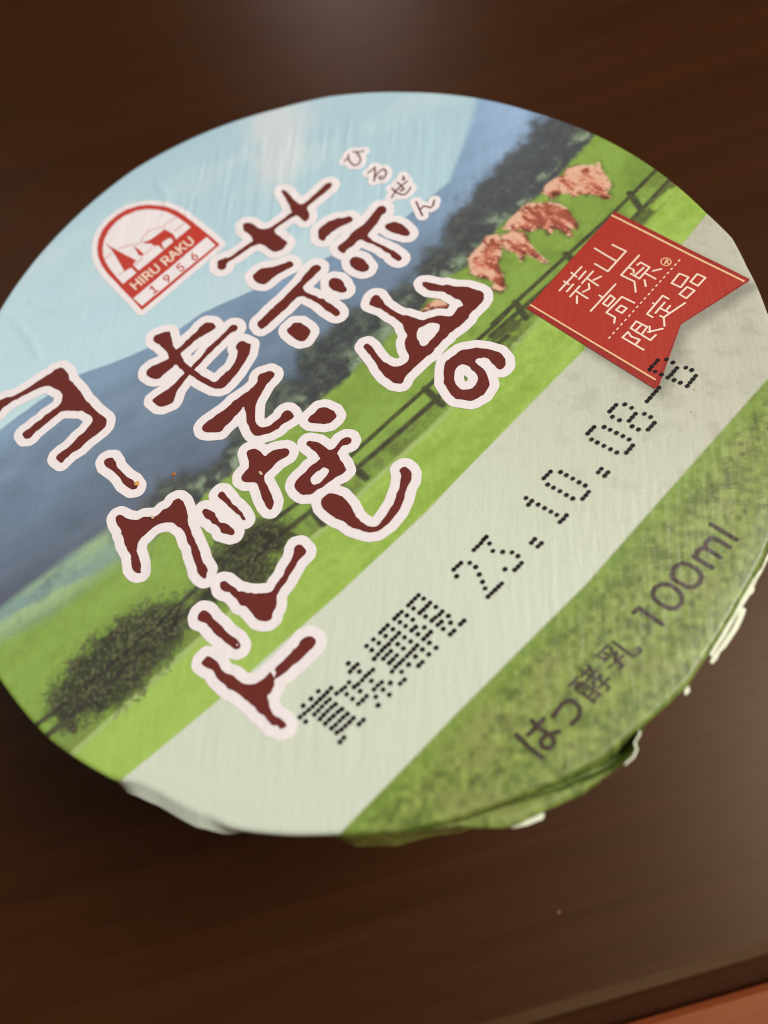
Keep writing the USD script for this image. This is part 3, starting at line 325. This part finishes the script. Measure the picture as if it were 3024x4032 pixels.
# ---------------------------------------------------------------- the lid's form
RIM = [(0, 35.95), (9.7, 35.9), (14.1, 36.05), (17.2, 36.1), (22.6, 36.45), (28.2, 36.1), (42.2, 35.95), (53, 35.85), (61.7, 35.7), (72.3, 35.9), (83.7, 35.95), (96.5, 36.2),
       (105.2, 36.0), (117.3, 36.2), (131.5, 36.35), (146.3, 35.95), (164.9, 35.7), (190, 36.0), (215, 36.0), (227.8, 35.95), (237.5, 36.15), (248.2, 35.85), (253.4, 35.95), (258.6, 36.4), (263, 36.15),
       (268, 36.05), (273.5, 35.9), (280, 36.0), (287.1, 35.95), (291.2, 35.85), (299.8, 36.15), (303.5, 36.3), (308.5, 36.1), (312.8, 36.15), (316.4, 36.15), (320.3, 35.9), (327.1, 35.7), (334.3, 35.9), (345, 36.0)]
_ra = np.array(RIM + [(360.0, RIM[0][1])])
def rim_r(th):
    return np.interp(np.degrees(th) % 360, _ra[:, 0], _ra[:, 1])

def surf_z(x, y):
    """Height of the film above the rim's plane, inside the rim."""
    r = np.hypot(x, y)
    inn = ss(34.6, 32.4, r)
    z = -0.05 * inn
    ribs = noise(np.stack([x / 0.42 + 40, y / 4.2 + 40, 0 * x + 2.2], -1), 3) - .5
    rib2 = noise(np.stack([x / 0.9 + 10, y / 7.0 + 10, 0 * x + 5.2], -1), 9) - .5
    ring = ss(9, 24, r) * ss(33.2, 31.5, r)
    sides = np.clip(.25 + np.abs(y) / 30, 0, 1)
    band = (1.0 + .8 * ss(-8, -16, y) * ss(9, 2, x)) * (.25 + .75 * ss(-22, -8, x + .5 * np.maximum(y, 0)))
    z = z + ring * sides * band * ((0.07 * ribs + .05 * rib2) * (.25 + .75 * ss(9, -9, x - y * .6)))
    z = z + 0.05 * (fbm(np.stack([x / 9 + 20, y / 9 + 20, 0 * x], -1), 2, 4) - .5) * inn
    for p in BG['creases']:
        d = seg_dist(x, y, mm(p))
        z = z + .07 * np.exp(-(d / .45) ** 2)
    return z

def bump_at(deg, centre, half, soft):
    d = np.abs((deg - centre + 180) % 360 - 180)
    return ss(half + soft, half - soft, d)

def lid_point(rho, th, L0=3.0):
    """rho: distance along the film from the centre, mm -> x, y, z"""
    deg = np.degrees(th) % 360
    r0 = rim_r(th)
    fold = bump_at(deg, 255, 6.5, 2.5)
    hang = bump_at(deg, 283.5, 9.5, 2.0)
    roll = 0.45 + 0.25 * fold
    flat = .75 * fold
    wav = np.sin(th * 37) * .5 + np.sin(th * 61 + 1.3) * .5
    beta = np.radians(92 + 2.5 * wav - 56 * fold - 19 * hang)
    start = r0 - roll * np.sin(np.minimum(beta, math.pi / 2)) - flat * np.cos(beta)
    s = rho - start
    a = np.clip(s / roll, 0, beta)
    rest = np.maximum(s - roll * beta, 0)
    rr = np.where(s <= 0, rho, start + roll * np.sin(a) + rest * np.cos(beta))
    zz = np.where(s <= 0, 0, -roll * (1 - np.cos(a)) - rest * np.sin(beta))
    return rr, zz

def skirt_len(th):
    deg = np.degrees(th) % 360
    n = noise(np.stack([th * 22 + 9, 0 * th, 0 * th], -1), 5)
    hang = bump_at(deg, 283.5, 9.5, 2.0)
    fold = bump_at(deg, 255, 6.5, 2.5)
    return (37.5 + .4 * n + 0.7 * hang) * (1 - fold) + fold * (rim_r(th) + .35)

def make_lid(N=620):
    g = np.linspace(-1, 1, N + 1)
    a, b = np.meshgrid(g, g, indexing='xy')
    # square -> disk, rings kept concentric near the rim
    m = np.maximum(np.abs(a), np.abs(b))
    ex, ey = a * np.sqrt(1 - b * b / 2), b * np.sqrt(1 - a * a / 2)
    th = np.arctan2(ey, ex)
    rad = np.hypot(ex, ey)
    S = skirt_len(th)
    rho = rad * S
    rr, zz = lid_point(rho, th)
    x, y = rr * np.cos(th), rr * np.sin(th)
    z = LID_Z + zz + surf_z(x, y) * (rho < 35)
    ux, uy = rho * np.cos(th), rho * np.sin(th)
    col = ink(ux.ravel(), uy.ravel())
    v = np.stack([x, y, z], -1).reshape(-1, 3)
    i = np.arange(N * (N + 1)).reshape(N, N + 1)[:, :N].ravel()
    f = np.vstack([np.c_[i, i + 1, i + N + 2], np.c_[i, i + N + 2, i + N + 1]])
    return trimesh.Trimesh(v * MM, f, process=False), col

cup = thing('yogurt_cup', 'yogurt cup with a printed meadow lid in blue and green', 'yogurt cup')
def revolve(profile, n=160):
    return trimesh.creation.revolve(np.array(profile) * MM, sections=n)
obj('cup_body', revolve([(0, .6), (25.5, .6), (26, 0.0), (27.2, 0.0), (28.2, 1.2), (31.6, 35.5), (32.0, 37.2), (35.2, 37.4), (35.35, 37.9), (35.35, 39.5), (35.1, 39.72), (33.4, 39.72), (33.2, 39.3), (31.2, 37.0), (27.4, 2.0), (0, 2.0)]), cup_plastic, cup, smooth=35)
lm, lc = make_lid()
lid = obj('lid', lm, film_mat, cup, color=lc)

# ---------------------------------------------------------------- printed shapes lying on the film
def chaikin(p, n=1):
    p = np.array(p, float)
    for _ in range(n):
        q = np.roll(p, -1, 0)
        p = np.stack([.75 * p + .25 * q, .25 * p + .75 * q], 1).reshape(-1, 2)
    return p

def polys(g):
    if g.is_empty: return []
    return [p for p in getattr(g, 'geoms', [g]) if p.geom_type == 'Polygon' and p.area > 1e-4]

def sheet(geom, level, edge=0.45):
    """A thin layer of ink LEVEL mm above the film."""
    out = []
    for p in polys(geom):
        v, f = trimesh.creation.triangulate_polygon(p, engine='earcut')
        if not len(f): continue
        v, f = trimesh.remesh.subdivide_to_size(np.c_[v, np.zeros(len(v))], f, edge, max_iter=12)
        x, y = v[:, 0], v[:, 1]
        th = np.arctan2(y, x); r = np.hypot(x, y)
        rr, zz = lid_point(r, th)
        k = rr / np.maximum(r, 1e-6)
        nr = np.clip((r - 35.3) / .5, 0, 1)
        v = np.c_[x * k + np.cos(th) * level * nr, y * k + np.sin(th) * level * nr, LID_Z + zz + np.where(r < 35, surf_z(x, y), 0) + level]
        m = trimesh.Trimesh(v * MM, f, process=False)
        nz_ = m.face_normals[:, 2].sum()
        if nz_ < 0: m.invert()
        out.append(m)
    return trimesh.util.concatenate(out) if out else None

def put(name, geom, mat, level, parent=None, label=None):
    m = sheet(geom, level)
    if m is None: return None
    p = obj(name, m, mat, parent or lid, smooth=True)
    if label: tag(p, label)
    return p

def stroke(lines, w, cap='round'):
    return unary_union([LineString(mm(l)).buffer(w / 2, cap_style=cap, join_style='round') for l in lines])

chars = []
def rough(p):
    """A brush-written edge: dense, slightly ragged."""
    q = np.array(Polygon(chaikin(p)).exterior.segmentize(.14).coords)[:-1]
    k = np.c_[q * 2.6 + 200, 0 * q[:, 0]]
    d = np.c_[noise(k, 1), noise(k, 2)] - .5
    k2 = np.c_[q * 1.1 + 100, 0 * q[:, 0]]
    return q + .13 * d * (.3 + 1.2 * noise(k2, 3))[:, None]
for outer, holes in TITLE:
    p = Polygon(rough(mm(outer)), [rough(mm(h)) for h in holes]).buffer(0)
    chars.append(max(polys(p), key=lambda g: g.area))
furi = [stroke(c, .17) for c in FURI]
def no_small_holes(g, a):
    return unary_union([Polygon(p.exterior, [h for h in p.interiors if Polygon(h).area > a]) for p in polys(g)])
halo = unary_union([c.simplify(.05).buffer(.80) for c in chars] + [c.buffer(.52) for c in furi])
halo = no_small_holes(halo.buffer(-.03).buffer(.03), .02)
put('title_outline', halo, halo_mat, .030)
for c in chars:
    put('title_character', c, maroon, .055)
for c in furi:
    put('reading_character', c, maroon, .055)

# the red arched emblem
em = {k: EMB[k] for k in EMB}
red = Polygon(chaikin(mm(em['red'])[1:-1], 0).tolist() if False else mm(em['red']))
put('emblem_outline', red.buffer(.62), halo_mat, .030)
put('emblem_frame', red.buffer(.02), red_ink, .050)
pic, year = Polygon(mm(em['pic'])), Polygon(mm(em['year']))
put('emblem_picture', pic, halo_mat, .068)
put('emblem_year_band', year, halo_mat, .068)
put('emblem_silhouette', unary_union([Polygon(mm(s)).buffer(.03) for s in em['shapes']]), red_ink, .086)
put('emblem_hill_line', stroke(em['lines'], .085), thin_red, .080)
def lettering(text, bold, s, w=1.0):
    t = text_mesh(text, 1.0, .01, bold)
    v = np.array(t.vertices); f = np.array(t.faces)
    keep = np.abs(v[f][:, :, 2] - .01).max(1) < 1e-4
    from shapely import union_all, polygons
    g = union_all(polygons(v[f[keep]][:, :, :2])).buffer(.004)
    return g
def place_text(g, o, e, up):
    """Fits the text's box to the parallelogram with its base from o to e and its top-left corner at up (mm)."""
    x0, y0, x1, y1 = g.bounds
    o, e, up = [np.array(p, float) / 100 for p in (o, e, up)]
    ux, uy = (e - o) / (x1 - x0), (up - o) / (y1 - y0)
    return affinity.affine_transform(g, [ux[0], uy[0], ux[1], uy[1], o[0] - ux[0] * x0 - uy[0] * y0, o[1] - ux[1] * x0 - uy[1] * y0])
put('emblem_letters', place_text(lettering('HiRU RAKU', True, 1), *em['hiru']), cream_ink, .090)
ydir = np.array(em['yrd'], float) / 100
ub, uu = ydir[1] - ydir[0], ydir[2] - ydir[0]
ub, uu = ub / np.linalg.norm(ub), uu / np.linalg.norm(uu)
for ch, (cx, cy) in zip('1956', em['yr']):
    g = lettering(ch, False, 1); x0, y0, x1, y1 = g.bounds
    g = affinity.translate(g, -(x0 + x1) / 2, -(y0 + y1) / 2)
    s = 1.02
    put('emblem_digit', affinity.affine_transform(g, [ub[0] * s * .9, uu[0] * s, ub[1] * s * .9, uu[1] * s, cx / 100, cy / 100]).buffer(.018), red_ink, .086)

# the red ribbon with its text
put('ribbon', rib_poly.buffer(.05), ribbon_dark, .040)
s1, s2 = mm(RIBBON['s1']), mm(RIBBON['s2'])
inner = Polygon([s2[0], s1[0], s1[1], mm(RIBBON['out'])[4], s2[1]])
put('ribbon_panel', inner.intersection(rib_poly.buffer(-.05)), ribbon_ink, .058)
put('ribbon_stripe', LineString(s1).buffer(.10, cap_style='flat'), gold_ink, .075)
put('ribbon_stripe', LineString(s2).buffer(.085, cap_style='flat'), gold_ink, .075)
for sgroup in (slice(0, 2), slice(2, 15), slice(15, 20), slice(20, 27), slice(28, 31), slice(31, 38), slice(38, 45)):
    put('ribbon_character', stroke(RIBBON['strokes'][sgroup], .165), cream_ink, .075)
rc = Point(*[v / 100 for v in RIBBON['reg']])
put('registered_mark', unary_union([rc.buffer(.47).difference(rc.buffer(.37)), stroke(RIBBON['strokes'][27:28], .10)]), gold_ink, .075)
(d0, d1) = mm(RIBBON['dash'])
a, b = np.array(d0), np.array(d1); nd = 19
for i in range(nd):
    put('ribbon_dash', LineString([a + (b - a) * (i + .05) / nd, a + (b - a) * (i + .55) / nd]).buffer(.055, cap_style='flat'), cream_ink, .075)

# the dotted date
rng = random.Random(4)
for grp in DATE:
    put('date_character', unary_union([Point(x / 100, y / 100).buffer(rng.uniform(.165, .185), 10) for x, y in grp]), black_ink, .095)

# the line of text on the turf
for grp in BOT:
    put('volume_character', stroke(grp, .32), brown_ink, .045)
for gl in KAN:
    put('volume_character', unary_union([Polygon(mm(o), [mm(h) for h in hs]).buffer(.01) for o, hs in gl]), brown_ink, .045)

# ---------------------------------------------------------------- folded and torn rim pieces
def flap():
    T = np.radians(np.linspace(281.5, 309.2, 240))
    deg = np.degrees(T)
    r0 = rim_r(T)
    out = np.interp(deg, [281.5, 284, 286.8, 289.3, 291.8, 295.8, 300.3, 303.5, 305.5, 307.2, 308.5, 309.2], [36.15, 36.3, 36.45, 36.96, 37.42, 37.38, 37.46, 37.28, 37.22, 36.92, 36.4, 36.2])
    out = out + .10 * (noise(np.stack([T * 60, 0 * T, 0 * T], -1), 2) - .5)
    g = np.interp(deg, [281.5, 286, 296, 303, 307.5, 309.2], [.04, .10, .28, .65, 1.25, .3])
    g = np.minimum(g, (out - r0) * .80)
    lift = np.interp(deg, [281.5, 290, 300, 309.2], [.10, .14, .22, .35])
    cols = []
    prof = [lambda k: (r0 - .05, -.50 + 0 * r0), lambda k: (r0 + .30 * g, -.95 - 1.3 * g), lambda k: (r0 + .75 * g, -1.0 - 1.1 * g), lambda k: (r0 + g, -.45 - .2 * g),
            lambda k: (r0 + g + .12, -.20 + 0 * r0), lambda k: (r0 + g + .3 * (out - r0 - g) + .1, -lift * .6), lambda k: (r0 + g + .65 * (out - r0 - g), -lift * .7 - .05),
            lambda k: (out - .08, -lift - .12), lambda k: (out, -lift - .26), lambda k: (out - .05, -lift - .5), lambda k: (out - .45, -lift - 1.3)]
    V, C, U = [], [], []
    for k, pf in enumerate(prof):
        r, z = pf(k)
        w = .06 * (noise(np.stack([T * 45 + k * .5, 0 * T + k * .4, 0 * T], -1), 8) - .5)
        V.append(np.stack([(r + w) * np.cos(T), (r + w) * np.sin(T), LID_Z + z + w], -1))
        u = r0 + .3 * k
        C.append(ink(u * np.cos(T), u * np.sin(T)))
    n = len(T); K = len(prof)
    v = np.vstack(V); c = np.vstack(C); f = []
    for k in range(K - 1):
        for i in range(n - 1):
            q = k * n + i
            f += [(q, q + n, q + n + 1), (q, q + n + 1, q + 1)]
    return trimesh.Trimesh(v * MM, f, process=False), c
fm, fc = flap()
fm_p = obj('folded_flap', fm, film_mat, cup, color=fc)
tag(fm_p, 'strip of green film folded up along the lower right rim')

def torn(poly_mm, z, thick, tilt=0.0, seed=1):
    m = trimesh.creation.extrude_polygon(Polygon(poly_mm).buffer(-.02), thick, engine='earcut')
    v, f = trimesh.remesh.subdivide_to_size(m.vertices, m.faces, .35, max_iter=10)
    r = np.hypot(v[:, 0], v[:, 1])
    v = np.array(v)
    v[:, 2] += LID_Z + z - tilt * (r - 36) + .10 * (noise(np.c_[v[:, :2] * 1.8 + 90, 0 * r], seed) - .5)
    return trimesh.Trimesh(v * MM, f, process=False)
for k, (name, pts, z, t, tilt) in enumerate(TORN):
    obj(name, torn(mm(pts), z, t, tilt, k), white_paper, cup, smooth=35)

# ---------------------------------------------------------------- crumbs and dust
def crumb_mesh(size, seed):
    r = np.random.default_rng(seed)
    p = r.normal(size=(26, 3)); p /= np.linalg.norm(p, axis=1)[:, None]
    p *= r.uniform(.75, 1.0, (26, 1)) * np.array([1.0, .8, .55]) * size / 2
    h = trimesh.convex.convex_hull(p); h.apply_translation([0, 0, -h.bounds[0][2]])
    h.apply_transform(trimesh.transformations.rotation_matrix(r.uniform(0, 6), [0, 0, 1]))
    h.apply_scale(MM); return h
amber = plastic('amber_crumb', (226, 168, 92), 0.5)
ochre = plastic('ochre_crumb', (176, 112, 52), 0.5)
tan = plastic('tan_crumb', (226, 202, 160), 0.5)
dust = plastic('pale_dust', (168, 140, 120), 0.7)
def speck(name, label, cat, x, y, z, size, mat, seed):
    p = thing(name, label, cat, (x * MM, y * MM, z * MM))
    stage.RemovePrim(p); used['/World/' + name] -= 1
    q = obj(name, crumb_mesh(size, seed), mat)
    UsdGeom.Xformable(stage.GetPrimAtPath(q)).AddTranslateOp().Set(Gf.Vec3d(x * MM, y * MM, z * MM))
    tag(q, label, cat)
zs = [LID_Z + .07, LID_Z - .08, LID_Z + .07, LID_Z + .07]
for i, ((x, y), lab, s, mt) in enumerate(zip(CRUMBS[:4], ['amber crumb at the lower end of the short maroon dash on the lid', 'ochre crumb alone on the blue grey hill print of the lid', 'small tan crumb at the top edge of the arched maroon character', 'pale tan flake on the maroon cross shaped character in the middle'], [.58, .48, .42, .46], [amber, ochre, tan, tan])):
    speck('crumb', lab, 'crumb', x / 100, y / 100, zs[i] - .03, s, mt, 20 + i)
for i, ((x, y), lab) in enumerate(zip(CRUMBS[4:], ['tiny white speck just below the end of the dotted date', 'tiny white speck on the cream band between date and green turf'])):
    speck('dust_speck', lab, 'dust speck', x / 100, y / 100, LID_Z - .08, .16, dust, 40 + i)
for i, ((x, y), lab) in enumerate(zip([(19.9, -41.3), (37.6, -52.6), (30.4, -51.9)], ['blurred pale speck alone on the dark table below the cup', 'pale speck on the reddish wood strip in the lower right corner', 'pale speck on the dark groove beside the table edge'])):
    speck('dust_speck', lab, 'dust speck', x, y, 0 if i == 0 else (-.4 if i == 1 else -2.2), .36, dust, 60 + i)
